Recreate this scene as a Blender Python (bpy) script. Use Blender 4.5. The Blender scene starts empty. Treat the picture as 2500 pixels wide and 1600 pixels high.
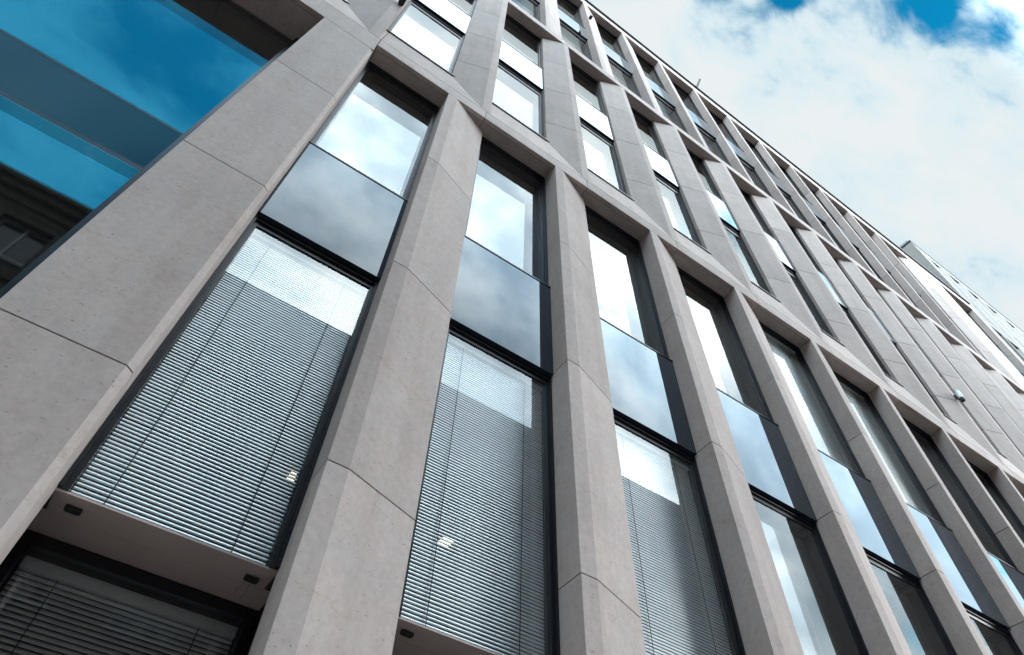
import bpy, math, random
from mathutils import Matrix, Vector
random.seed(7)
S = 1.5            # metres per facade bay
Z0 = 1.0667        # eye height in bays
def P(x, y, z): return (x*S, y*S, (z+Z0)*S)
sc = bpy.context.scene
col = sc.collection

# ------------------------------------------------------------------ materials
def new_mat(name):
    m = bpy.data.materials.new(name); m.use_nodes = True
    nt = m.node_tree; nt.nodes.clear()
    out = nt.nodes.new('ShaderNodeOutputMaterial')
    return m, nt, out
def N(nt, t, **kw):
    n = nt.nodes.new(t)
    for k, v in kw.items():
        if k.startswith('i_'): n.inputs[k[2:].replace('_', ' ')].default_value = v
        else: setattr(n, k, v)
    return n
def L(nt, a, b): nt.links.new(a, b)
def ramp(nt, fac, stops):
    r = nt.nodes.new('ShaderNodeValToRGB')
    el = r.color_ramp.elements
    while len(el) < len(stops): el.new(0.5)
    for e, (p, c) in zip(el, stops):
        e.position = p; e.color = (c[0], c[1], c[2], 1) if len(c) == 3 else c
    L(nt, fac, r.inputs[0]); return r
def math_n(nt, op, a, b=None, clamp=False):
    n = nt.nodes.new('ShaderNodeMath'); n.operation = op; n.use_clamp = clamp
    for i, v in enumerate((a, b)):
        if v is None: continue
        if isinstance(v, (int, float)): n.inputs[i].default_value = v
        else: L(nt, v, n.inputs[i])
    return n.outputs[0]
def mixc(nt, mode, fac, a, b):
    n = nt.nodes.new('ShaderNodeMix'); n.data_type = 'RGBA'; n.blend_type = mode
    for i, v in ((0, fac), (6, a), (7, b)):
        if isinstance(v, (int, float)): n.inputs[i].default_value = v
        elif isinstance(v, tuple): n.inputs[i].default_value = (v[0], v[1], v[2], 1)
        else: L(nt, v, n.inputs[i])
    return n.outputs[2]

def stone(name, base, rough=0.72, speck=1.0):
    m, nt, out = new_mat(name)
    tc = N(nt, 'ShaderNodeTexCoord'); oi = N(nt, 'ShaderNodeObjectInfo')
    at = N(nt, 'ShaderNodeAttribute', attribute_name='tint')
    rnd = math_n(nt, 'ADD', at.outputs['Fac'], oi.outputs['Random'])
    wn = N(nt, 'ShaderNodeTexWhiteNoise', noise_dimensions='1D'); L(nt, rnd, wn.inputs['W'])
    off = N(nt, 'ShaderNodeVectorMath', operation='SCALE'); L(nt, wn.outputs['Color'], off.inputs[0]); off.inputs['Scale'].default_value = 40
    co = N(nt, 'ShaderNodeVectorMath', operation='ADD'); L(nt, tc.outputs['Object'], co.inputs[0]); L(nt, off.outputs[0], co.inputs[1])
    # cloudy mottling, large and fine
    n1 = N(nt, 'ShaderNodeTexNoise', i_Scale=2.2, i_Detail=6.0, i_Roughness=0.6); L(nt, co.outputs[0], n1.inputs['Vector'])
    n2 = N(nt, 'ShaderNodeTexNoise', i_Scale=26.0, i_Detail=5.0, i_Roughness=0.65); L(nt, co.outputs[0], n2.inputs['Vector'])
    n3 = N(nt, 'ShaderNodeTexNoise', i_Scale=6.0, i_Detail=3.0, i_Roughness=0.6); L(nt, co.outputs[0], n3.inputs['Vector'])
    r1 = ramp(nt, n1.outputs['Fac'], [(0.3, (0.90, 0.90, 0.91)), (0.7, (1.07, 1.06, 1.05))])
    r2 = ramp(nt, n2.outputs['Fac'], [(0.3, (0.90, 0.895, 0.89)), (0.7, (1.08, 1.08, 1.08))])
    r3 = ramp(nt, n3.outputs['Fac'], [(0.40, (1, 1, 1)), (0.72, (0.99, 0.93, 0.90))])
    c = mixc(nt, 'MULTIPLY', 1.0, tuple(base), r1.outputs[0]); c = mixc(nt, 'MULTIPLY', 1.0, c, r2.outputs[0]); c = mixc(nt, 'MULTIPLY', 0.8, c, r3.outputs[0])
    stm = N(nt, 'ShaderNodeMapping'); stm.inputs['Scale'].default_value = (5.0, 5.0, 0.35); L(nt, co.outputs[0], stm.inputs['Vector'])
    stn = N(nt, 'ShaderNodeTexNoise', i_Scale=1.0, i_Detail=5.0, i_Roughness=0.6); L(nt, stm.outputs[0], stn.inputs['Vector'])
    str_ = ramp(nt, stn.outputs['Fac'], [(0.36, (0.90, 0.88, 0.87)), (0.52, (1, 1, 1)), (0.72, (1.03, 1.035, 1.04))])
    c = mixc(nt, 'MULTIPLY', 0.8, c, str_.outputs[0])
    # per panel tone
    tone = N(nt, 'ShaderNodeMapRange', i_To_Min=0.87, i_To_Max=1.07); L(nt, wn.outputs['Value'], tone.inputs['Value'])
    tv = N(nt, 'ShaderNodeVectorMath', operation='SCALE'); L(nt, c, tv.inputs[0]); L(nt, tone.outputs[0], tv.inputs['Scale']); c = tv.outputs[0]
    # shell fragments / pits: short stretched flecks
    mp = N(nt, 'ShaderNodeMapping'); mp.inputs['Scale'].default_value = (1, 1, 2.2); mp.inputs['Rotation'].default_value = (0.3, 0.5, 0.2)
    L(nt, co.outputs[0], mp.inputs['Vector'])
    wob = N(nt, 'ShaderNodeTexNoise', i_Scale=30.0, i_Detail=2.0); L(nt, mp.outputs[0], wob.inputs['Vector'])
    wa = N(nt, 'ShaderNodeVectorMath', operation='SCALE'); L(nt, wob.outputs['Color'], wa.inputs[0]); wa.inputs['Scale'].default_value = 0.05
    wb = N(nt, 'ShaderNodeVectorMath', operation='ADD'); L(nt, mp.outputs[0], wb.inputs[0]); L(nt, wa.outputs[0], wb.inputs[1])
    vo = N(nt, 'ShaderNodeTexVoronoi', i_Scale=40.0, i_Randomness=1.0); L(nt, wb.outputs[0], vo.inputs['Vector'])
    keep = N(nt, 'ShaderNodeSeparateColor'); L(nt, vo.outputs['Color'], keep.inputs[0])
    k1 = math_n(nt, 'GREATER_THAN', keep.outputs[0], 0.62)
    sz = math_n(nt, 'MULTIPLY', keep.outputs[1], 0.26)
    sp = math_n(nt, 'LESS_THAN', vo.outputs['Distance'], sz)
    sp = math_n(nt, 'MULTIPLY', sp, k1); sp = math_n(nt, 'MULTIPLY', sp, 0.75*speck)
    c = mixc(nt, 'MIX', sp, c, (base[0]*0.42, base[1]*0.36, base[2]*0.34))
    # faint brown veins
    wv = N(nt, 'ShaderNodeTexNoise', i_Scale=1.6, i_Detail=8.0, i_Roughness=0.55); L(nt, wb.outputs[0], wv.inputs['Vector'])
    v1 = math_n(nt, 'ABSOLUTE', math_n(nt, 'SUBTRACT', wv.outputs['Fac'], 0.5))
    v2 = N(nt, 'ShaderNodeMapRange', i_From_Min=0.0, i_From_Max=0.010, i_To_Min=0.32, i_To_Max=0.0); L(nt, v1, v2.inputs['Value'])
    vm = math_n(nt, 'MULTIPLY', v2.outputs[0], math_n(nt, 'GREATER_THAN', n3.outputs['Fac'], 0.55))
    c = mixc(nt, 'MIX', vm, c, (base[0]*0.55, base[1]*0.45, base[2]*0.4))
    bs = N(nt, 'ShaderNodeBsdfPrincipled', i_Roughness=rough); L(nt, c, bs.inputs['Base Color'])
    bs.inputs['Specular IOR Level'].default_value = 0.35
    bp = N(nt, 'ShaderNodeBump', i_Strength=0.12, i_Distance=0.004); L(nt, n2.outputs['Fac'], bp.inputs['Height']); L(nt, bp.outputs[0], bs.inputs['Normal'])
    L(nt, bs.outputs[0], out.inputs[0]); return m
def plain(name, base, rough=0.5, metal=0.0, spec=0.5, var=0.12, scale=9.0):
    m, nt, out = new_mat(name)
    tc = N(nt, 'ShaderNodeTexCoord')
    n1 = N(nt, 'ShaderNodeTexNoise', i_Scale=scale, i_Detail=5.0); L(nt, tc.outputs['Object'], n1.inputs['Vector'])
    r = ramp(nt, n1.outputs['Fac'], [(0.3, (1-var,)*3), (0.7, (1+var,)*3)])
    c = mixc(nt, 'MULTIPLY', 1.0, tuple(base), r.outputs[0])
    rr = N(nt, 'ShaderNodeMapRange', i_To_Min=max(0.02, rough-0.08), i_To_Max=rough+0.08); L(nt, n1.outputs['Fac'], rr.inputs['Value'])
    bs = N(nt, 'ShaderNodeBsdfPrincipled', i_Metallic=metal); L(nt, c, bs.inputs['Base Color']); L(nt, rr.outputs[0], bs.inputs['Roughness'])
    bs.inputs['Specular IOR Level'].default_value = spec
    L(nt, bs.outputs[0], out.inputs[0]); return m
def facing_fac(nt, r0, k, power):
    lw = N(nt, 'ShaderNodeLayerWeight', i_Blend=0.5)
    f = math_n(nt, 'POWER', lw.outputs['Facing'], power)
    f = math_n(nt, 'MULTIPLY', f, k); return math_n(nt, 'ADD', f, r0, clamp=True)
def glass(name, r0, k, power, tint, refl=(1, 1, 1)):
    m, nt, out = new_mat(name)
    tr = N(nt, 'ShaderNodeBsdfTransparent'); tr.inputs['Color'].default_value = (*tint, 1)
    gl = N(nt, 'ShaderNodeBsdfGlossy'); gl.inputs['Roughness'].default_value = 0.0; gl.inputs['Color'].default_value = (*refl, 1)
    mx = N(nt, 'ShaderNodeMixShader'); L(nt, facing_fac(nt, r0, k, power), mx.inputs[0]); L(nt, tr.outputs[0], mx.inputs[1]); L(nt, gl.outputs[0], mx.inputs[2])
    L(nt, mx.outputs[0], out.inputs[0]); return m
def spandrel_mat(name, r0, k, power, refl, base=(0.025, 0.03, 0.045)):
    m, nt, out = new_mat(name)
    df = N(nt, 'ShaderNodeBsdfDiffuse'); df.inputs['Color'].default_value = (*base, 1)
    gl = N(nt, 'ShaderNodeBsdfGlossy'); gl.inputs['Roughness'].default_value = 0.02; gl.inputs['Color'].default_value = (*refl, 1)
    tc = N(nt, 'ShaderNodeTexCoord'); n1 = N(nt, 'ShaderNodeTexNoise', i_Scale=1.2, i_Detail=2.0); L(nt, tc.outputs['Object'], n1.inputs['Vector'])
    bp = N(nt, 'ShaderNodeBump', i_Strength=0.03, i_Distance=0.02); L(nt, n1.outputs['Fac'], bp.inputs['Height']); L(nt, bp.outputs[0], gl.inputs['Normal'])
    mx = N(nt, 'ShaderNodeMixShader'); L(nt, facing_fac(nt, r0, k, power), mx.inputs[0]); L(nt, df.outputs[0], mx.inputs[1]); L(nt, gl.outputs[0], mx.inputs[2])
    L(nt, mx.outputs[0], out.inputs[0]); return m
def emit(name, c, s):
    m, nt, out = new_mat(name); e = N(nt, 'ShaderNodeEmission'); e.inputs[0].default_value = (*c, 1); e.inputs[1].default_value = s
    L(nt, e.outputs[0], out.inputs[0]); return m

M = {}
M['stone'] = stone('limestone', (0.53, 0.475, 0.455))
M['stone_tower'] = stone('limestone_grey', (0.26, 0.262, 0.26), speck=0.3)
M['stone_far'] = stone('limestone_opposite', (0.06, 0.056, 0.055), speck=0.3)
M['joint'] = plain('joint_mortar', (0.05, 0.042, 0.040), 0.9)
M['frame'] = plain('anthracite_frame', (0.018, 0.020, 0.026), 0.35, 0.3, 0.5)
M['bronze'] = plain('brown_metal_plate', (0.52, 0.435, 0.41), 0.5, 0.0, 0.4, 0.06, 3.0)
M['glass_out'] = glass('outer_pane_glass', 0.10, 0.22, 3.0, (0.97, 0.985, 0.985), (0.97, 1.0, 1.0))
M['glass_in'] = glass('inner_pane_glass', 0.11, 0.22, 3.0, (0.94, 0.97, 0.97), (0.97, 1.0, 1.0))
M['spandrel'] = spandrel_mat('dark_spandrel_glass', 0.020, 2.1, 5.0, (0.80, 0.91, 0.98))
M['spandrel_grey'] = spandrel_mat('grey_spandrel_glass', 0.035, 0.3, 4.0, (0.95, 0.95, 0.95), (0.045, 0.055, 0.065))
M['blind'] = plain('blind_slat', (0.66, 0.72, 0.74), 0.32, 0.6, 0.5, 0.04, 3.0)
M['cord'] = plain('blind_cord', (0.03, 0.035, 0.045), 0.8)
M['interior'] = plain('room_paint', (0.09, 0.09, 0.09), 0.9)
M['black'] = plain('black_fitting', (0.012, 0.012, 0.016), 0.5)
M['silver'] = plain('brushed_metal', (0.55, 0.56, 0.56), 0.3, 0.8)
M['steel'] = plain('weathered_steel', (0.16, 0.16, 0.155), 0.5, 0.3)
M['cap'] = plain('coping_metal', (0.025, 0.03, 0.032), 0.45, 0.4)
M['capl'] = plain('coping_metal_pale', (0.30, 0.36, 0.38), 0.35, 0.6)
M['lamp'] = emit('lit_lamp_panel', (1.0, 0.78, 0.55), 2.2)
M['asphalt'] = plain('granite_setts', (0.22, 0.20, 0.19), 0.9, 0, 0.3, 0.3, 30)
M['paving'] = plain('paving_slabs', (0.42, 0.37, 0.345), 0.85, 0, 0.3, 0.2, 6)
M['kerb'] = plain('kerb_stone', (0.3, 0.29, 0.28), 0.8)
M['paint'] = plain('road_paint', (0.7, 0.7, 0.68), 0.7)
M['opp_glass'] = spandrel_mat('opposite_window_glass', 0.12, 0.7, 4.0, (0.9, 0.95, 1.0))

# ------------------------------------------------------------------ mesh builder
class MB:
    def __init__(s): s.v = []; s.f = []; s.mi = []; s.t = []
    def prism(s, prof, z0, z1, mi=0, tint=None):
        """closed polygon in x,y (bays), extruded in z"""
        if tint is None: tint = random.random()
        b = len(s.v); n = len(prof)
        for z in (z0, z1):
            for x, y in prof: s.v.append(P(x, y, z))
        a = sum(prof[i][0]*prof[(i+1) % n][1]-prof[(i+1) % n][0]*prof[i][1] for i in range(n))
        idx = list(range(n))
        if a < 0: idx.reverse()
        s._f([b+i for i in reversed(idx)], mi, tint); s._f([b+n+i for i in idx], mi, tint)
        for k in range(n):
            i, j = idx[k], idx[(k+1) % n]
            s._f([b+i, b+j, b+n+j, b+n+i], mi, tint)
    def xprism(s, prof, x0, x1, mi=0, tint=None):
        """closed polygon in y,z extruded in x"""
        if tint is None: tint = random.random()
        b = len(s.v); n = len(prof)
        for x in (x0, x1):
            for y, z in prof: s.v.append(P(x, y, z))
        a = sum(prof[i][0]*prof[(i+1) % n][1]-prof[(i+1) % n][0]*prof[i][1] for i in range(n))
        idx = list(range(n))
        if a < 0: idx.reverse()
        s._f([b+i for i in reversed(idx)], mi, tint); s._f([b+n+i for i in idx], mi, tint)
        for k in range(n):
            i, j = idx[k], idx[(k+1) % n]
            s._f([b+i, b+j, b+n+j, b+n+i], mi, tint)
    def box(s, x0, x1, y0, y1, z0, z1, mi=0, tint=None):
        s.prism([(x0, y0), (x1, y0), (x1, y1), (x0, y1)], z0, z1, mi, tint)
    def sheet(s, x0, x1, y, z0, z1, mi=0):
        b = len(s.v); s.v += [P(x0, y, z0), P(x1, y, z0), P(x1, y, z1), P(x0, y, z1)]
        s._f([b, b+1, b+2, b+3], mi, 0.5)
    def poly(s, pts, mi=0):
        b = len(s.v); s.v += [P(*p) for p in pts]; s._f(list(range(b, b+len(pts))), mi, 0.5)
    def tube(s, a, c, r, n=10, mi=0):
        """cylinder between two points in bays, radius in bays"""
        A = Vector(P(*a)); C = Vector(P(*c)); d = (C-A).normalized()
        u = d.orthogonal().normalized(); w = d.cross(u); b = len(s.v)
        for q in (A, C):
            for i in range(n):
                t = 2*math.pi*i/n; s.v.append(tuple(q+(u*math.cos(t)+w*math.sin(t))*r*S))
        s._f([b+i for i in reversed(range(n))], mi, .5); s._f([b+n+i for i in range(n)], mi, .5)
        for i in range(n): s._f([b+i, b+(i+1) % n, b+n+(i+1) % n, b+n+i], mi, .5)
    def _f(s, f, mi, t): s.f.append(f); s.mi.append(mi); s.t.append(t)
    def build(s, name, mats, parent=None, loc=(0, 0, 0), bevel=0.0):
        me = bpy.data.meshes.new(name); me.from_pydata(s.v, [], s.f)
        if not isinstance(mats, (list, tuple)): mats = [mats]
        for m in mats: me.materials.append(m)
        me.polygons.foreach_set('material_index', s.mi)
        at = me.attributes.new('tint', 'FLOAT', 'FACE'); at.data.foreach_set('value', s.t)
        me.update()
        o = bpy.data.objects.new(name, me); col.objects.link(o); o.location = loc
        if parent: o.parent = parent
        if bevel > 0:
            b = o.modifiers.new('edge', 'BEVEL'); b.width = bevel; b.segments = 2; b.limit_method = 'ANGLE'; b.angle_limit = math.radians(40)
        return o
def copy_tree(o, dx, parent=None, parent_set=False):
    c = o.copy(); col.objects.link(c)
    c.parent = parent if parent_set else o.parent
    if not parent_set: c.location = (o.location.x+dx*S, o.location.y, o.location.z)
    for ch in o.children: copy_tree(ch, 0, c, True)
    return c
def tag(o, label=None, cat=None, group=None, kind=None):
    if label: o['label'] = label
    if cat: o['category'] = cat
    if group: o['group'] = group
    if kind: o['kind'] = kind
    return o
def empty(name, label, cat, group=None, loc=(0, 0, 0)):
    o = bpy.data.objects.new(name, None); col.objects.link(o); o.location = loc; o.empty_display_size = .3
    return tag(o, label, cat, group)

GAP = 0.0050       # open joint between cladding slabs
def stack(mb, prof, zs, inner=None):
    """cladding slabs stacked with open joints over a darker core"""
    for a, b in zip(zs[:-1], zs[1:]):
        g = GAP/2*(1 if b < 6 else 1.5); mb.prism(prof, a+g, b-g)
    cx = sum(p[0] for p in prof)/len(prof); cy = sum(p[1] for p in prof)/len(prof)
    core = inner or [(p[0]+(cx-p[0])*0.05, p[1]+(cy-p[1])*0.05) for p in prof]
    mb.prism(core, zs[0]+.01, zs[-1]-.01, 1)
ST = [M['stone'], M['joint']]

# ================================================================= MAIN BUILDING
B1 = empty('office_building', 'pale limestone office block with angled stone piers and tall dark framed windows', 'building')
gz = -Z0
# --- row A piers (splayed towards the window on their right), ground to first soffit
def pierA(z_list):
    mb = MB(); stack(mb, [(0, 0), (.076, 0), (.371, .10), (.371, .25), (0, .25)], z_list,
                     [(.006, .006), (.074, .006), (.365, .106), (.365, .24), (.006, .24)])
    return mb
ZA = 5.10
mb = MB()
prof = [(0, 0), (.076, 0), (.371, .10), (.371, .155), (0, .155)]
inn = [(.005, .006), (.074, .006), (.366, .106), (.366, .15), (.005, .15)]
stack(mb, prof, [gz, .21, 1.42, 2.635, 3.868, ZA], inn)
mb.box(.045, .33, .156, .50, gz, 1.10, 1)
mb.box(.002, .369, .156, .25, 1.10, ZA-.01, 1)
pA = mb.build('pier', ST, B1, bevel=.0015)
for k in range(1, 11): copy_tree(pA, k)
# broad flat pier by the big window
mb = MB()
C = .022
prof = [(-.985, 0), (-.607-C, 0), (-.607, C*.8), (-.607, .25), (-.985, .25)]
inn = [(-.98, .006), (-.607-C, .006), (-.612, C*.8), (-.612, .24), (-.98, .24)]
prof_g = [(-.985, 0), (-.607-C, 0), (-.607, C*.8), (-.607, .155), (-.985, .155)]
stack(mb, prof_g, [gz, .21, 1.435, 2.64, 3.87, 4.948], [(-.98, .006), (-.607-C, .006), (-.612, C*.8), (-.612, .15), (-.98, .15)])
mb.box(-.96, -.645, .156, .50, gz, 1.10, 1)
mb.box(-.983, -.609, .156, .25, 1.10, 4.945, 1)
p = mb.build('broad_pier', ST, B1, bevel=.0015); p['label'] = 'broad flat stone pier beside the large blue window'
mb = MB(); stack(mb, [(-4.4, 0), (-4.0, 0), (-4.0, .35), (-4.4, .35)], [gz, .21, 1.435, 2.64, 3.87, 4.948])
mb.build('pier', ST, B1)
# --- stone bands
def band(name, z0, z1, x0, x1, jx, slope=None):
    mb = MB(); zb = z1
    xs = [x0]
    x = math.ceil(x0-jx)+jx
    while x < x1-.05:
        if x > x0+.05: xs.append(x)
        x += 1
    xs.append(x1)
    for a, b in zip(xs[:-1], xs[1:]):
        a2, b2 = a+GAP/2, b-GAP/2; t = random.random()
        mb.box(a2, b2, 0, .034, z0, zb-GAP*.9, 0, t)
        mb.box(a2, b2, .0375, .30, z0+.001, zb-GAP*.7, 0, random.random())
        if slope: mb.xprism([(0, zb), (slope[0], slope[1]), (.30, slope[1]), (.30, zb)], a2, b2, 0, random.random())
    mb.box(x0+.01, x1-.01, .006, .29, z0+.008, zb+.001, 1)
    return mb.build(name, ST, B1, bevel=.0015)
SL = (.10, 5.84)
band('stone_band', 4.951, 5.25, -4.4, -.607, .38, SL)
band('stone_band', ZA, 5.25, -.607, 11.0, .33, SL)
ZB = 9.705
band('stone_band', ZB, 9.93, -4.4, 15.13, .33)
ZC = 14.735
band('stone_band', ZC, 15.10, -2.4, 15.13, .33)
mb = MB(); mb.box(-2.4, 15.13, -.035, .36, 15.125, 15.225, 0); mb.box(-2.4, 15.13, .02, .36, 15.10, 15.125, 0)
mb.build('coping', M['cap'], B1)
# sill flashing of row B
mb = MB(); mb.box(-4.4, 11.0, .088, .15, 5.843, 5.856); mb.build('sill_flashing', M['frame'], B1)
# --- row B piers (splayed towards the window on their left)
mb = MB()
stack(mb, [(0, .10), (.291, 0), (.367, 0), (.367, .25), (0, .25)], [5.25, 6.34, 7.44, 8.58, ZB],
      [(.005, .106), (.293, .006), (.362, .006), (.362, .24), (.005, .24)])
pB = mb.build('pier', ST, B1, loc=(-4*S, 0, 0), bevel=.0015)
for k in range(1, 20): copy_tree(pB, k)
# --- row C piers
mb = MB()
stack(mb, [(0, 0), (.076, 0), (.371, .10), (.371, .25), (0, .25)], [9.93, 10.96, 12.14, 13.33, ZC],
      [(.005, .006), (.074, .006), (.366, .106), (.366, .24), (.005, .24)])
pC = mb.build('pier', ST, B1, loc=(-2*S, 0, 0), bevel=.0015)
for k in range(1, 14): copy_tree(pC, k)
mb = MB(); stack(mb, [(12.0, .10), (12.291, 0), (13.52, 0), (13.52, .25), (12.0, .25)], [9.93, 10.96, 12.14, 13.33, ZC],
                 [(12.005, .106), (12.293, .006), (13.515, .006), (13.515, .24), (12.005, .24)])
p = mb.build('broad_pier', ST, B1); p['label'] = 'broad stone pier near the far end of the top row'
mb = MB(); stack(mb, [(14.93, 0), (15.13, 0), (15.13, .4), (14.93, .4)], [9.93, 10.96, 12.14, 13.33, ZC]); mb.build('pier', ST, B1)
# plain walls past the framed view
mb = MB(); stack(mb, [(-12, 0), (-4.41, 0), (-4.41, .3), (-12, .3)], [gz, 1.42, 3.87, 5.25, 7.44, 9.93]); mb.build('end_wall', ST, B1)
mb = MB(); stack(mb, [(11.01, 0), (15.13, 0), (15.13, .3), (11.01, .3)], [gz, 1.42, 3.87, 5.25]); mb.build('end_wall', ST, B1)
mb = MB(); stack(mb, [(-12, 0), (-2.41, 0), (-2.41, .3), (-12, .3)], [9.93, 12.14, 15.1]); mb.build('end_wall', ST, B1)

# --- windows. The window's own mesh is its dark frame; panes, transom and spandrel are its pieces
def window(x0, x1, z0, zs0, zs1, z1, parent, tr=.06, dout=.157, din=.212, fw=.028, bottom=True, fin=True):
    mb = MB(); d0, d1 = .148, .245
    mb.box(x0+.001, x0+fw, d0, d1, z0, z1); mb.box(x1-fw, x1-.001, d0, d1, z0, z1)
    mb.box(x0+fw, x1-fw, d0, d1, z1-fw*1.3, z1-.001)
    if bottom: mb.box(x0+fw, x1-fw, d0, d1, z0, z0+fw)
    if fin:
        mb.box(x0+.001, x0+.012, .135, d0, z0, z1); mb.box(x1-.012, x1-.001, .135, d0, z0, z1)
        mb.box(x0+.012, x1-.012, .132, d0, z1-.014, z1-.002)
        for q in (.168, .182, .197):   # glazing gaskets seen edge on
            mb.box(x1-fw-.004, x1-fw, q, q+.006, z0, z1); mb.box(x0+fw, x1-fw-.004, q, q+.006, z1-fw*1.3-.004, z1-fw*1.3)
    w = mb.build('window', M['frame'], parent)
    mb = MB(); mb.box(x0+.001, x1-.001, .150, d1, zs0-tr, zs0-.004); mb.box(x0+.001, x1-.001, .138, .150, zs0-tr*.5, zs0-tr*.5+.008)
    mb.build('transom', M['frame'], w, bevel=.003)
    mb = MB(); mb.box(x0+.002, x1-.002, .117, .20, zs0, zs1); mb.build('spandrel_panel', M['spandrel'], w)
    mb = MB(); mb.box(x0+.001, x1-.001, .113, .21, zs1, zs1+.010); mb.build('spandrel_rail', M['frame'], w)
    mb = MB(); mb.sheet(x0+fw, x1-fw, dout, zs1+.01, z1-fw); a = mb.build('pane', M['glass_out'], w)
    mb = MB(); mb.sheet(x0+fw, x1-fw, din, zs1+.01, z1-fw); mb.build('inner_pane', M['glass_in'], w)
    mb = MB(); mb.sheet(x0+fw, x1-fw, dout, z0, zs0-tr); mb.build('pane', M['glass_out'], w)
    mb = MB(); mb.sheet(x0+fw, x1-fw, din, z0, zs0-tr); mb.build('inner_pane', M['glass_in'], w)
    return w
ZP = 1.105
w = window(-.607, 0, ZP+.004, 2.625, 3.440, ZA, B1, bottom=False)
wA = window(.371, 1.0, ZP+.004, 2.625, 3.440, ZA, B1, bottom=False)
for k in range(1, 10): copy_tree(wA, k)
wB = window(-3.633, -3.0, 5.85, 7.40, 8.18, ZB, B1, tr=.15)
for k in range(1, 18): copy_tree(wB, k)
wC = window(-1.629, -1.0, 9.935, 12.07, 12.87, ZC, B1, tr=.12)
for k in range(1, 14): copy_tree(wC, k)
window(13.52, 14.93, 9.935, 12.07, 12.87, ZC, B1, tr=.12)
# big window at the left end
D0 = .252
mb = MB()
mb.box(-1.092, -.985, .236, .34, gz, 4.95); mb.box(-4.0, -3.96, .22, .34, gz, 4.95)
mb.box(-3.96, -1.092, .255, .34, 3.085, 3.10); mb.box(-3.96, -1.092, .255, .34, 2.655, 2.690); mb.box(-3.96, -1.092, .27, .34, 4.93, 4.95)
mb.box(-3.96, -1.092, .25, .34, gz, gz+.05)
w0 = mb.build('large_window', M['frame'], B1); w0['label'] = 'wide flush window mirroring blue sky'
mb = MB(); mb.sheet(-3.96, -1.092, D0, 3.10, 4.93); mb.build('pane', M['glass_out'], w0)
mb = MB(); mb.sheet(-3.96, -1.092, D0+.035, 3.10, 4.93); mb.build('inner_pane', M['glass_in'], w0)
mb = MB(); mb.box(-3.96, -1.092, D0+.004, .33, 2.690, 3.085); mb.build('spandrel_panel', M['spandrel_grey'], w0)
mb = MB(); mb.sheet(-3.96, -1.092, D0, gz+.05, 2.655); mb.build('pane', M['glass_out'], w0)
mb = MB(); mb.sheet(-3.96, -1.092, D0+.035, gz+.05, 2.655); mb.build('inner_pane', M['glass_in'], w0)
# --- brown ledge over the ground windows and the ground windows themselves
def ledge(x0, x1):
    mb = MB(); mb.box(x0, x1, .152, .262, ZP-.002, ZP+.004); mb.box(x0-.034, x1+.034, .2645, .374, ZP-.0015, ZP+.004)
    mb.box(x0-.03, x1+.03, .235, .5, ZP+.0042, ZP+.05)
    mb.box(x1+.001, x1+.0335, .156, .2645, ZP-.0013, ZP+.002); mb.box(x0-.0335, x0-.001, .156, .2645, ZP-.0013, ZP+.002)
    return mb.build('ledge', M['bronze'], B1)
ledge(-.607, 0)
lg = ledge(.371, 1.0)
for k in range(1, 10): copy_tree(lg, k)
def ground_window(x0, x1):
    mb = MB(); fw = .038; zt = ZP-.002
    mb.box(x0, x0+fw, .374, .46, gz, zt); mb.box(x1-fw, x1, .374, .46, gz, zt); mb.box(x0+fw, x1-fw, .374, .46, zt-fw, zt)
    mb.box(x0+fw, x1-fw, .374, .46, gz, gz+.06)
    w = mb.build('ground_window', M['frame'], B1, bevel=.004)
    mb = MB(); mb.sheet(x0+fw, x1-fw, .392, gz+.06, zt-fw); mb.build('pane', M['glass_out'], w)
    return w
ground_window(-.645, .043)
gw = ground_window(.33, 1.043)
for k in range(1, 10): copy_tree(gw, k)
# --- floors, back wall, roof
mb = MB()
for z in (1.16, 2.57, 3.0, 5.12, 7.26, 9.72, 11.97, 14.75):
    mb.box(-1.05, 15.0, .26 if z != 3.0 else .36, 4, z, z+.13) if z != 3.0 else None
    mb.box(-11.9, -1.051, .36, 4, z+(.16 if z == 2.57 else 0), z+.13+(.16 if z == 2.57 else 0)) if z != 3.0 else None
mb.build('floor_slab', M['interior'], B1)
mb = MB(); mb.box(-11.9, 15.0, 4, 4.2, gz, 15.0); mb.box(-12, -11.9, .3, 4.2, gz, 15.0); mb.box(15.0, 15.12, .3, 4.2, gz, 15.0)
for x in (-1.05, 3.2, 7.2, 11.2): mb.box(x-.03, x, .5, 4, gz, 14.7)
mb.build('inner_wall', M['interior'], B1)
mb = MB(); mb.box(-12, 15.12, .37, 4.2, 14.98, 15.06); mb.build('roof', M['cap'], B1)

# ================================================================= TALLER BUILDING BEYOND
B2 = empty('taller_building', 'taller pale stone block rising beyond the far end of the roof edge', 'building')
mb = MB()
T0 = 15.15; ZD = 18.06
stack(mb, [(T0, 0), (15.42, 0), (15.42, .3), (T0, .3)], [gz, 1.42, 3.87, 5.25, 7.44, 9.93, 12.14, 14.42]); 
mb.box(T0+.005, 15.41, .3, .6, gz, 14.4)
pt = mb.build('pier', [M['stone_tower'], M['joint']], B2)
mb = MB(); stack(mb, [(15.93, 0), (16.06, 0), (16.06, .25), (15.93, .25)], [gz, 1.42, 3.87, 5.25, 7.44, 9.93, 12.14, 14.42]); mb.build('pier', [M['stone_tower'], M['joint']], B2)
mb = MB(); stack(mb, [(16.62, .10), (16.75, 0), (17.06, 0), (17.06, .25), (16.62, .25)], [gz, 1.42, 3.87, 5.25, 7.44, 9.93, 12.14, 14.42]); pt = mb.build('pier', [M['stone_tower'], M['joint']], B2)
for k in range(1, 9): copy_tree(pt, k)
mb = MB()
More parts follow.
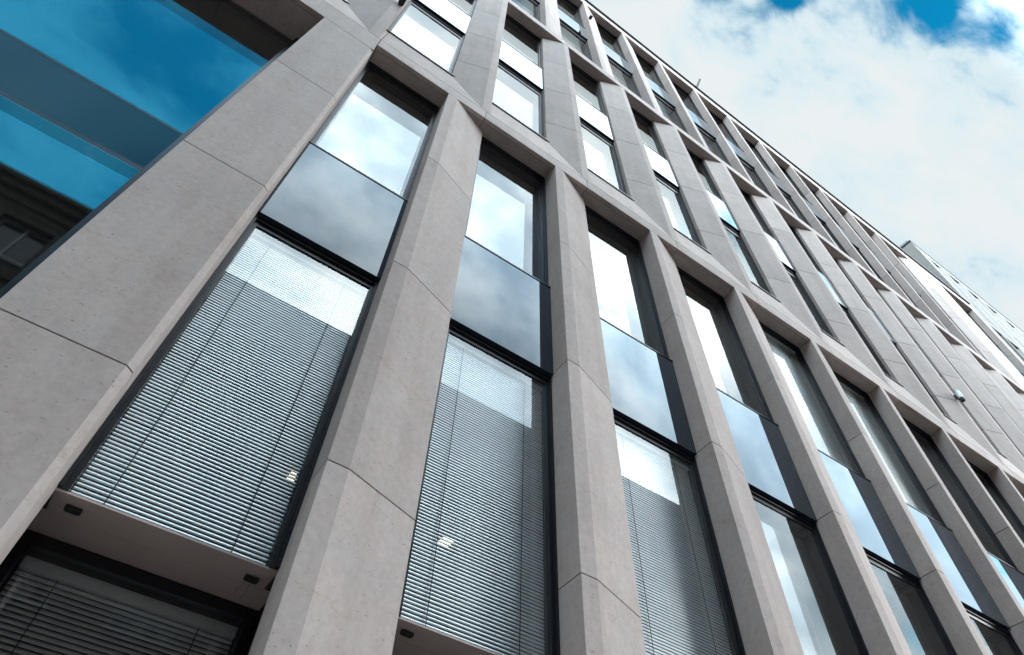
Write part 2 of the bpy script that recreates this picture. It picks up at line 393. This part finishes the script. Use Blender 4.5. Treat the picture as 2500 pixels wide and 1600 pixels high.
for i in range(13):
    a = T0+i; mb.box(a+GAP/3, a+1-GAP/3, 0, .3, 14.42, 14.78)
mb.build('stone_band', [M['stone_tower'], M['joint']], B2)
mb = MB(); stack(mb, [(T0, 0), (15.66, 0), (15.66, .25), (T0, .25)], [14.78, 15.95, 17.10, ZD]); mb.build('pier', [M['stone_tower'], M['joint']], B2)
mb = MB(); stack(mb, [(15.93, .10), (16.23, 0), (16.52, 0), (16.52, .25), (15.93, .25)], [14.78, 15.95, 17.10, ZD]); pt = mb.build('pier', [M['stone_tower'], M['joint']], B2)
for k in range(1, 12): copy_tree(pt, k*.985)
mb = MB()
for i in range(13):
    a = T0+i; mb.box(a+GAP/3, a+1-GAP/3, 0, .3, ZD, 18.60)
mb.build('stone_band', [M['stone_tower'], M['joint']], B2)
mb = MB(); mb.box(T0-.01, 28.15, -.012, .3, 18.62, 18.69); mb.box(T0-.01, T0+.3, .3, 4.2, 18.62, 18.69); mb.build('coping', M['cap'], B2)
mb = MB(); mb.box(T0+.02, T0+.05, .05, 4.2, 18.69, 18.80); mb.build('roof_edge_strip', M['capl'], B2)
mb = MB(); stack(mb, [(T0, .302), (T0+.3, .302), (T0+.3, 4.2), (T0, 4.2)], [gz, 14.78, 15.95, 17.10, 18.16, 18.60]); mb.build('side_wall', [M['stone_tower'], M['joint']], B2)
mb = MB()
for z0, z1 in ((gz, 14.42), (14.78, ZD)): mb.box(15.4, 28.1, .2, .24, z0, z1)
mb.build('glazing', M['frame'], B2)
mb = MB(); mb.box(T0+.31, 28.1, .31, 4.2, gz, 18.6); mb.build('inner_wall', M['interior'], B2)

# ================================================================= OPPOSITE BUILDING (reflected in the glass)
B3 = empty('opposite_building', 'dark stone building across the street, its roof line mirrored in the lower windows', 'building')
YO = -12.0; HT = 16.75
XL, XR = -22.0, 18.9
mb = MB()
mb.box(XL, XR, YO-6, YO-.5, gz, HT-.1, 0)
nfl = 7; fh = (HT-.9-gz)/nfl; wx = []
x = XL+.8
while x < XR-1.2: wx.append(x); x += 2.35
for i in range(nfl+1):
    z = gz+i*fh
    mb.box(XL, XR, YO-.5, YO+(.10 if i < nfl else .02), z-.22, z+.12, 0, .3)
prev = XL
for x in wx+[XR]:
    mb.box(prev, x, YO-.5, YO, gz, HT-.9, 0, .3+.01*random.random()); prev = x+1.25
for i in range(nfl):
    z = gz+i*fh
    for x in wx: mb.box(x, x+1.25, YO-.5, YO-.01, z+fh-.45, z+fh-.22, 0, .4); mb.box(x, x+1.25, YO-.5, YO-.01, z+.12, z+.45, 0, .4)
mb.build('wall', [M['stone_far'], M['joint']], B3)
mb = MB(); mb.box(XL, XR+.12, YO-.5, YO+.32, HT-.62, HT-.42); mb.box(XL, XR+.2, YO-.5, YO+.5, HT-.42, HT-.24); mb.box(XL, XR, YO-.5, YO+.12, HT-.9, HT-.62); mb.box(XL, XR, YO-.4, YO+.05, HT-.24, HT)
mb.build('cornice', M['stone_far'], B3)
mb = MB(); mb.box(XL, XR, YO-6, YO-.41, HT-.1, HT-.02); mb.build('roof', M['cap'], B3)
mb = MB()
for x in (-9, -2.5, 6.2, 9.0): mb.box(x, x+.7, YO-3, YO-2.3, HT-.02, HT+1.3)
mb.build('chimney', M['stone_far'], B3)
mb = MB(); mb.box(-46, XL-.01, YO-3, YO-.01, gz, 27)  # unseen taller block, added to keep left sky light off the lower reveals
for i in range(12): mb.box(-46, XL-.01, YO-.01, YO+.12, gz+2.4*i, gz+2.4*i+.3)
mb.box(XL+.005, -13.2, YO-6, YO-.6, HT-.02, HT+.5)
mb.build('added_shade_wing', M['stone_far'], B3)
mb = MB(); x = wx[0]; z = gz+fh*1
mb.box(x, x+.06, YO-.3, YO-.2, z+.45, z+fh-.45); mb.box(x+1.19, x+1.25, YO-.3, YO-.2, z+.45, z+fh-.45); mb.box(x+.06, x+1.19, YO-.3, YO-.2, z+fh-.51, z+fh-.45)
mb.box(x+.06, x+1.19, YO-.3, YO-.2, z+.45, z+.52); mb.box(x+.6, x+.65, YO-.3, YO-.2, z+.52, z+fh-.51); mb.box(x-.05, x+1.3, YO-.2, YO+.06, z+.40, z+.45)
ow = mb.build('window', M['capl'], B3)
mb = MB(); mb.box(x+.06, x+1.19, YO-.26, YO-.24, z+.5, z+fh-.5); mb.build('pane', M['opp_glass'], ow)
first = True
for i in range(1, nfl):
    for j, xx in enumerate(wx):
        if i == 1 and j == 0: continue
        c = copy_tree(ow, xx-x); c.location.z += (i-1)*fh*S

# ================================================================= BLINDS
def blind(name, x0, x1, ztop, zbot, dep, cords, label, group=None, pitch=.01435, head=.022, hz=None):
    root = empty(name, label, 'blind', group, loc=P((x0+x1)/2, dep, ztop))
    off = Vector(P((x0+x1)/2, dep, ztop))
    def fin(mb, nm, mat):
        mb.v = [tuple(Vector(v)-off) for v in mb.v]; return mb.build(nm, mat, root)
    n = int((ztop-head-zbot)/pitch); mb = MB(); W = .0150; seg = 5; til = math.radians(19+random.uniform(-2, 2))
    for i in range(n):
        zc = ztop-head-(i+.5)*pitch; b = len(mb.v); jit = random.uniform(-.02, .02)
        tl = til+jit; sag = random.uniform(-.0006, .0006)
        for e, x in enumerate((x0, x1)):
            for q in range(seg+1):
                t = q/seg-.5
                bul = .0026*(1-(2*t)**2)
                yy = math.sin(tl)*t*W - bul*math.cos(tl)
                zq = math.cos(tl)*t*W - bul*math.sin(tl)*-1
                mb.v.append(P(x, dep+yy, zc+zq+(sag if e else -sag)))
        for q in range(seg): mb._f([b+q, b+seg+1+q, b+seg+2+q, b+q+1], 0, .5)
    s = fin(mb, 'slats', M['blind'])
    for p in s.data.polygons: p.use_smooth = True
    mb = MB(); mb.box(x0, x1, dep-.014, dep+.016, ztop-head+.002, ztop); fin(mb, 'head_rail', M['blind'])
    mb = MB(); mb.box(x0, x1, dep-.008, dep+.008, zbot-.004, zbot+.006); fin(mb, 'bottom_rail', M['blind'])
    for cx in cords:
        mb = MB(); mb.box(cx-.0012, cx+.0012, dep-.0105, dep-.0092, zbot, ztop-head)
        for i in range(0, n, 2): mb.box(cx-.0035, cx+.0012, dep-.0105, dep-.0098, ztop-head-(i+.5)*pitch-.0015, ztop-head-(i+.5)*pitch+.0005)
        fin(mb, 'ladder_cord', M['cord'])
    return root
g = 'blinds lowered behind the windows'
blind('venetian_blind', -.577, -.030, 2.555, 1.115, .186, (-.491, -.136), 'silvery slatted blind in the nearest tall window, right of the broad flat pier', g)
blind('venetian_blind', .401, .970, 2.555, 1.115, .186, (.500, .859), 'silvery slatted blind in the tall window between the first and second narrow piers', g)
blind('venetian_blind', 1.401, 1.970, 2.555, 1.115, .186, (1.49, 1.86), 'slatted blind half hidden by sky reflection in the third tall window', g)
blind('venetian_blind', -.60, .0, 1.055, gz+.1, .425, (-.498, -.105), 'wide slatted blind of the ground floor window under the brown ledge, bottom left corner', g, pitch=.0149, head=.035)
blind('venetian_blind', 3.401, 3.970, 5.06, 3.46, .186, (3.5, 3.87), 'slatted blind in the upper glass of the fifth tall window', g)
blind('venetian_blind', 4.401, 4.970, 5.06, 3.46, .186, (4.5, 4.87), 'slatted blind in the upper glass of the sixth tall window', g)

# ================================================================= FITTINGS
def downlight(x, y, label):
    o = empty('soffit_light', label, 'light', 'small black lights under the brown ledge', loc=P(x, y, ZP-.002))
    mb = MB(); mb.box(-.021, .021, -.009, .009, -.014, -.002); mb.v = [(v[0], v[1], v[2]-Z0*S) for v in mb.v]
    mb.build('housing', M['black'], o, bevel=.004)
    mb = MB(); mb.box(-.016, .016, -.006, .006, -.0165, -.014); mb.v = [(v[0], v[1], v[2]-Z0*S) for v in mb.v]
    mb.build('lens', M['cap'], o)
    return o
downlight(-.548, .20, 'black box light under the brown ledge next to the broad pier, far left')
downlight(-.050, .215, 'black box light at the right end of the nearest brown ledge')
downlight(.452, .20, 'black box light under the second brown ledge, bottom centre')
# two thin stains / wires below the right downlight
mb = MB()
for x, s_ in ((-.062, 1), (-.038, -1)):
    pts = [(x, .235, ZP-.004), (x+.004*s_, .27, ZP-.004), (x-.003*s_, .30, ZP-.004), (x+.002*s_, .34, ZP-.004)]
    for a, b in zip(pts[:-1], pts[1:]): mb.tube(a, b, .0005, 6)
tag(mb.build('loose_wire', M['cord']), 'pair of thin wires on the underside of the nearest brown ledge', 'wire')

def wall_lamp(x, z, label):
    o = empty('wall_lamp', label, 'lamp', 'small dark lamps on the facade', loc=P(x, 0, z))
    sh = lambda mb: setattr(mb, 'v', [(v[0], v[1], v[2]-Z0*S) for v in mb.v])
    mb = MB(); mb.box(-.016, .016, -.012, -.001, -.020, .020); sh(mb); mb.build('back_plate', M['frame'], o)
    mb = MB(); mb.box(-.026, .026, -.075, -.012, -.028, .028); sh(mb); mb.build('housing', M['black'], o, bevel=.005)
    return o
wall_lamp(-.652, 6.36, 'small dark box lamp on the stone pier above the broad pier, upper left')
wall_lamp(2.04, 13.30, 'tiny dark box lamp high on a top row pier near the roof edge')
# silver bracket lamp on a row B pier
o = empty('floodlight', 'small silver floodlight on a thin pier at the right, lower down the second row', 'lamp', loc=P(7.33, 0, 6.42))
sh = lambda mb: setattr(mb, 'v', [(v[0], v[1], v[2]-Z0*S) for v in mb.v])
mb = MB(); mb.tube((0, -.05, -.06), (0, -.05, .06), .036, 14); sh(mb); mb.build('housing', M['silver'], o)
mb = MB(); mb.box(-.02, .02, -.03, -.001, -.03, .03); sh(mb); mb.build('bracket', M['black'], o)
mb = MB(); mb.tube((0, -.05, -.10), (0, -.05, -.06), .030, 14); sh(mb); mb.build('lens', M['black'], o)
o = empty('roof_bracket', 'short grey metal bracket poking out over the roof edge against the sky', 'bracket', loc=P(5.2, 0, 15.2))
mb = MB(); mb.tube((0, -.01, -.05), (0, -.17, .14), .027, 12); sh(mb); mb.build('arm', M['steel'], o)
mb = MB(); mb.box(-.035, .035, -.016, .0, -.10, -.02); sh(mb); mb.build('base_plate', M['cap'], o)

# lit ceiling lamps inside, glimpsed through the blinds
for x, lab in ((.205, 'warm lit ceiling lamp glimpsed through the slats of the nearest blind'), (1.20, 'warm lit ceiling lamp glimpsed through the slats of the second blind')):
    o = empty('ceiling_lamp', lab, 'lamp', 'lit ceiling lamps inside', loc=P(x, 1.50, 2.5))
    mb = MB(); mb.box(-.075, .075, -.075, .075, .012, .05); sh(mb); mb.build('housing', M['interior'], o)
    mb = MB(); mb.box(-.034, .034, -.038, .038, 0, .012); sh(mb); mb.build('diffuser', M['lamp'], o)

# ================================================================= GROUND
def flat(name, x0, x1, y0, y1, z, mat, h=None):
    mb = MB()
    if h is None:
        mb.poly([(x0, y0, z-Z0), (x1, y0, z-Z0), (x1, y1, z-Z0), (x0, y1, z-Z0)])
    else: mb.box(x0, x1, y0, y1, z-Z0-h, z-Z0)
    return tag(mb.build(name, mat), kind='structure')
flat('ground', -700, 700, -700, 700, -.10, M['paving'])
flat('road', -300, 300, -8.6, -3.2, -.09, M['asphalt'])
flat('pavement', -300, 300, -3.0, 0.0, 0.0, M['paving'], .09)
flat('kerb', -300, 300, -3.12, -3.0, 0.004, M['kerb'], .09)
flat('pavement', -300, 300, -12.0, -8.8, 0.0, M['paving'], .09)
flat('kerb', -300, 300, -8.8, -8.68, 0.004, M['kerb'], .09)
mb = MB()
for i in range(-30, 40): mb.poly([(i*3, -5.95, -.086-Z0), (i*3+1.6, -5.95, -.086-Z0), (i*3+1.6, -5.87, -.086-Z0), (i*3, -5.87, -.086-Z0)])
tag(mb.build('road_marking', M['paint']), kind='structure')

# ================================================================= CAMERA
R = Matrix(((0.82395871, 0.02680654, -0.56601543), (0.46908345, -0.59263475, 0.65478599), (0.31788798, 0.80502513, 0.50088107)))
def row(i): return Vector((R[i][0], R[i][2], R[i][1]))      # (along, into, up)
xa, ya, za = row(0), -row(1), -row(2)
cam = bpy.data.cameras.new('camera'); co = bpy.data.objects.new('camera', cam); col.objects.link(co)
mw = Matrix.Identity(4)
for i in range(3): mw[i][0], mw[i][1], mw[i][2] = xa[i], ya[i], za[i]
mw.translation = Vector(P(-0.38176, -1.63988, 0)); co.matrix_world = mw
cam.sensor_width = 36; cam.lens = 36*1632.2/2500; cam.clip_end = 3000; cam.clip_start = .05
sc.camera = co

# ================================================================= SKY AND LIGHT
SUN_EL, SUN_AZ = math.radians(17), Vector((0.85, -0.527))
w = bpy.data.worlds.new('World'); sc.world = w; w.use_nodes = True
nt = w.node_tree; nt.nodes.clear()
out = nt.nodes.new('ShaderNodeOutputWorld')
tc = N(nt, 'ShaderNodeTexCoord'); D = tc.outputs['Generated']
sky = N(nt, 'ShaderNodeTexSky', sky_type='NISHITA', sun_disc=False, sun_elevation=SUN_EL, sun_rotation=math.atan2(SUN_AZ.x, SUN_AZ.y), ozone_density=3.0, air_density=1.0, dust_density=0.3)
bluec = mixc(nt, 'MULTIPLY', 1.0, sky.outputs[0], (0.03, 1.25, 1.35))
bg1 = N(nt, 'ShaderNodeBackground', i_Strength=0.125)
n1 = N(nt, 'ShaderNodeTexNoise', i_Scale=3.2, i_Detail=9.0, i_Roughness=0.58, i_Distortion=0.25)
mp = N(nt, 'ShaderNodeMapping'); mp.inputs['Location'].default_value = (3.1, 1.7, 0.4); mp.inputs['Rotation'].default_value = (0, 0, .5); mp.inputs['Scale'].default_value = (1.0, 1.6, 1.0)
L(nt, D, mp.inputs['Vector']); L(nt, mp.outputs[0], n1.inputs['Vector'])
n2 = N(nt, 'ShaderNodeTexNoise', i_Scale=11.0, i_Detail=8.0, i_Roughness=0.6, i_Distortion=0.3); L(nt, mp.outputs[0], n2.inputs['Vector'])
def spot(d, rad, amt):
    v = Vector(d).normalized()
    s = N(nt, 'ShaderNodeVectorMath', operation='DISTANCE'); L(nt, D, s.inputs[0]); s.inputs[1].default_value = v
    m = N(nt, 'ShaderNodeMapRange', interpolation_type='SMOOTHSTEP', i_From_Min=0.0, i_From_Max=rad, i_To_Min=amt, i_To_Max=0.0); L(nt, s.outputs['Value'], m.inputs['Value'])
    return m.outputs[0]
cover = None
for d, r_, a in [((.284, -.010, .958), .045, .34), ((.345, -.040, .937), .038, .34), ((.367, -.055, .929), .035, .34), ((.464, -.142, .872), .052, .42), ((.497, -.128, .86), .035, .20),
                 ((.541, -.154, .827), .035, .16), ((.327, .035, .944), .09, .10), ((.42, .03, .905), .06, .12), ((.405, .05, .91), .04, .12),
                 ((.70, .03, .70), .05, .12), ((.50, -.02, .86), .06, .10), ((.10, -.33, .94), .09, .10), ((.74, -.46, .50), .18, .16)]:
    o_ = spot(d, r_, a); cover = o_ if cover is None else math_n(nt, 'ADD', cover, o_)
sx = N(nt, 'ShaderNodeSeparateXYZ'); L(nt, D, sx.inputs[0])
def step(v, a, b, lo=0.0, hi=1.0):
    m = N(nt, 'ShaderNodeMapRange', interpolation_type='SMOOTHSTEP', i_From_Min=a, i_From_Max=b, i_To_Min=lo, i_To_Max=hi); L(nt, v, m.inputs['Value']); return m.outputs[0]
# open blue sky in front of the facade, to the left
blue = math_n(nt, 'MULTIPLY', math_n(nt, 'MULTIPLY', step(sx.outputs['X'], -.105, -.165), step(sx.outputs['X'], -.60, -.46)), math_n(nt, 'MULTIPLY', step(sx.outputs['Y'], -.24, -.34), step(sx.outputs['Z'], .46, .56)))
cover = math_n(nt, 'ADD', cover, math_n(nt, 'MULTIPLY', blue, .74))
dens = math_n(nt, 'ADD', math_n(nt, 'MULTIPLY', n1.outputs['Fac'], 1.15), math_n(nt, 'MULTIPLY', n2.outputs['Fac'], 0.85))
dens = math_n(nt, 'SUBTRACT', math_n(nt, 'SUBTRACT', dens, 0.24), cover)
dens = math_n(nt, 'ADD', dens, step(sx.outputs['Y'], -.22, -.32, 0.0, 0.07))
cf = N(nt, 'ShaderNodeMapRange', interpolation_type='SMOOTHSTEP', i_From_Min=0.36, i_From_Max=0.66); L(nt, dens, cf.inputs['Value'])
shade = ramp(nt, dens, [(0.54, (0.43, 0.58, 0.66)), (0.71, (0.56, 0.65, 0.68)), (0.90, (0.63, 0.665, 0.675))])
# brighter towards the veiled sun
sd = Vector((SUN_AZ.x*math.cos(SUN_EL), SUN_AZ.y*math.cos(SUN_EL), math.sin(SUN_EL))).normalized()
dt = N(nt, 'ShaderNodeVectorMath', operation='DOT_PRODUCT'); L(nt, D, dt.inputs[0]); dt.inputs[1].default_value = sd
gl = N(nt, 'ShaderNodeMapRange', interpolation_type='SMOOTHSTEP', i_From_Min=0.80, i_From_Max=1.0, i_To_Min=1.0, i_To_Max=1.15); L(nt, dt.outputs['Value'], gl.inputs['Value'])
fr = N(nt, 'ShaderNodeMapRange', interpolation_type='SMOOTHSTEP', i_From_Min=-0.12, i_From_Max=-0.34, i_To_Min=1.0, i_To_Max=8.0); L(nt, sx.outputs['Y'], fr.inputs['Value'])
bg2 = N(nt, 'ShaderNodeBackground'); L(nt, shade.outputs[0], bg2.inputs[0]); 
n3 = N(nt, 'ShaderNodeTexNoise', i_Scale=3.6, i_Detail=6.0, i_Roughness=0.5, i_Distortion=0.1); L(nt, mp.outputs[0], n3.inputs['Vector'])
pat = N(nt, 'ShaderNodeMapRange', interpolation_type='SMOOTHSTEP', i_From_Min=0.36, i_From_Max=0.62, i_To_Min=0.45, i_To_Max=1.10); L(nt, n3.outputs['Fac'], pat.inputs['Value'])
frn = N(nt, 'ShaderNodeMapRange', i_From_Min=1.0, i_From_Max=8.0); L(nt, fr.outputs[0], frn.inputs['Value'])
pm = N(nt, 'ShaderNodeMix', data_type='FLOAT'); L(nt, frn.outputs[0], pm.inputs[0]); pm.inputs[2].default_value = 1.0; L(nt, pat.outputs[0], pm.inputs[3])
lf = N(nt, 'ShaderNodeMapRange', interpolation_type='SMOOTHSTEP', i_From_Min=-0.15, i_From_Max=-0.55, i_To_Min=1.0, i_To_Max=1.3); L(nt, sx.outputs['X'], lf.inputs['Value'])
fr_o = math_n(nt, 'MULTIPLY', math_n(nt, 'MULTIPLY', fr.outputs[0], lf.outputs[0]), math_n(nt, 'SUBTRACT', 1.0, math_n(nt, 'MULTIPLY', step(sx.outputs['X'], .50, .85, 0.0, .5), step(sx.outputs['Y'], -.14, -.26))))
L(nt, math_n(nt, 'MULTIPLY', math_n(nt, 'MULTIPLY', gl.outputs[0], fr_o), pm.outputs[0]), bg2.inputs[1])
gcol = mixc(nt, 'MIX', math_n(nt, 'MULTIPLY', math_n(nt, 'SUBTRACT', 1.0, pm.outputs[0], True), 1.3, True), shade.outputs[0], (0.52, 0.70, 0.84))
L(nt, gcol, bg2.inputs[0])
hz = mixc(nt, 'ADD', math_n(nt, 'MULTIPLY', step(n1.outputs['Fac'], .40, .62), step(sx.outputs['Y'], -.18, -.30)), bluec, (0.22, 1.05, 1.3))
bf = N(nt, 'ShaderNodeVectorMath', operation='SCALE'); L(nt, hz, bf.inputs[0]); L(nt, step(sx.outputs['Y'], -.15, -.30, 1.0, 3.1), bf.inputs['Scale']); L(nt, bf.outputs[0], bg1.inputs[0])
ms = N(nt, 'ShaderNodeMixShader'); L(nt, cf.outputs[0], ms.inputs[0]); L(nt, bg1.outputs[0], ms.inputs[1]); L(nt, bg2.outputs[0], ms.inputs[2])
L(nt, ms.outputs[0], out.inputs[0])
sun = bpy.data.lights.new('sun', 'SUN'); sun.energy = 1.5; sun.angle = math.radians(16); sun.color = (1, .975, .95)
so = bpy.data.objects.new('sun', sun); col.objects.link(so); so.rotation_euler = sd.to_track_quat('Z', 'Y').to_euler()
sc.view_settings.view_transform = 'Standard'; sc.view_settings.look = 'None'; sc.view_settings.exposure = 0.40; sc.view_settings.gamma = 1
cy = sc.cycles
cy.max_bounces = 10; cy.transparent_max_bounces = 16; cy.glossy_bounces = 6; cy.diffuse_bounces = 4
cy.caustics_reflective = False; cy.caustics_refractive = False
cy.sample_clamp_indirect = 6.0
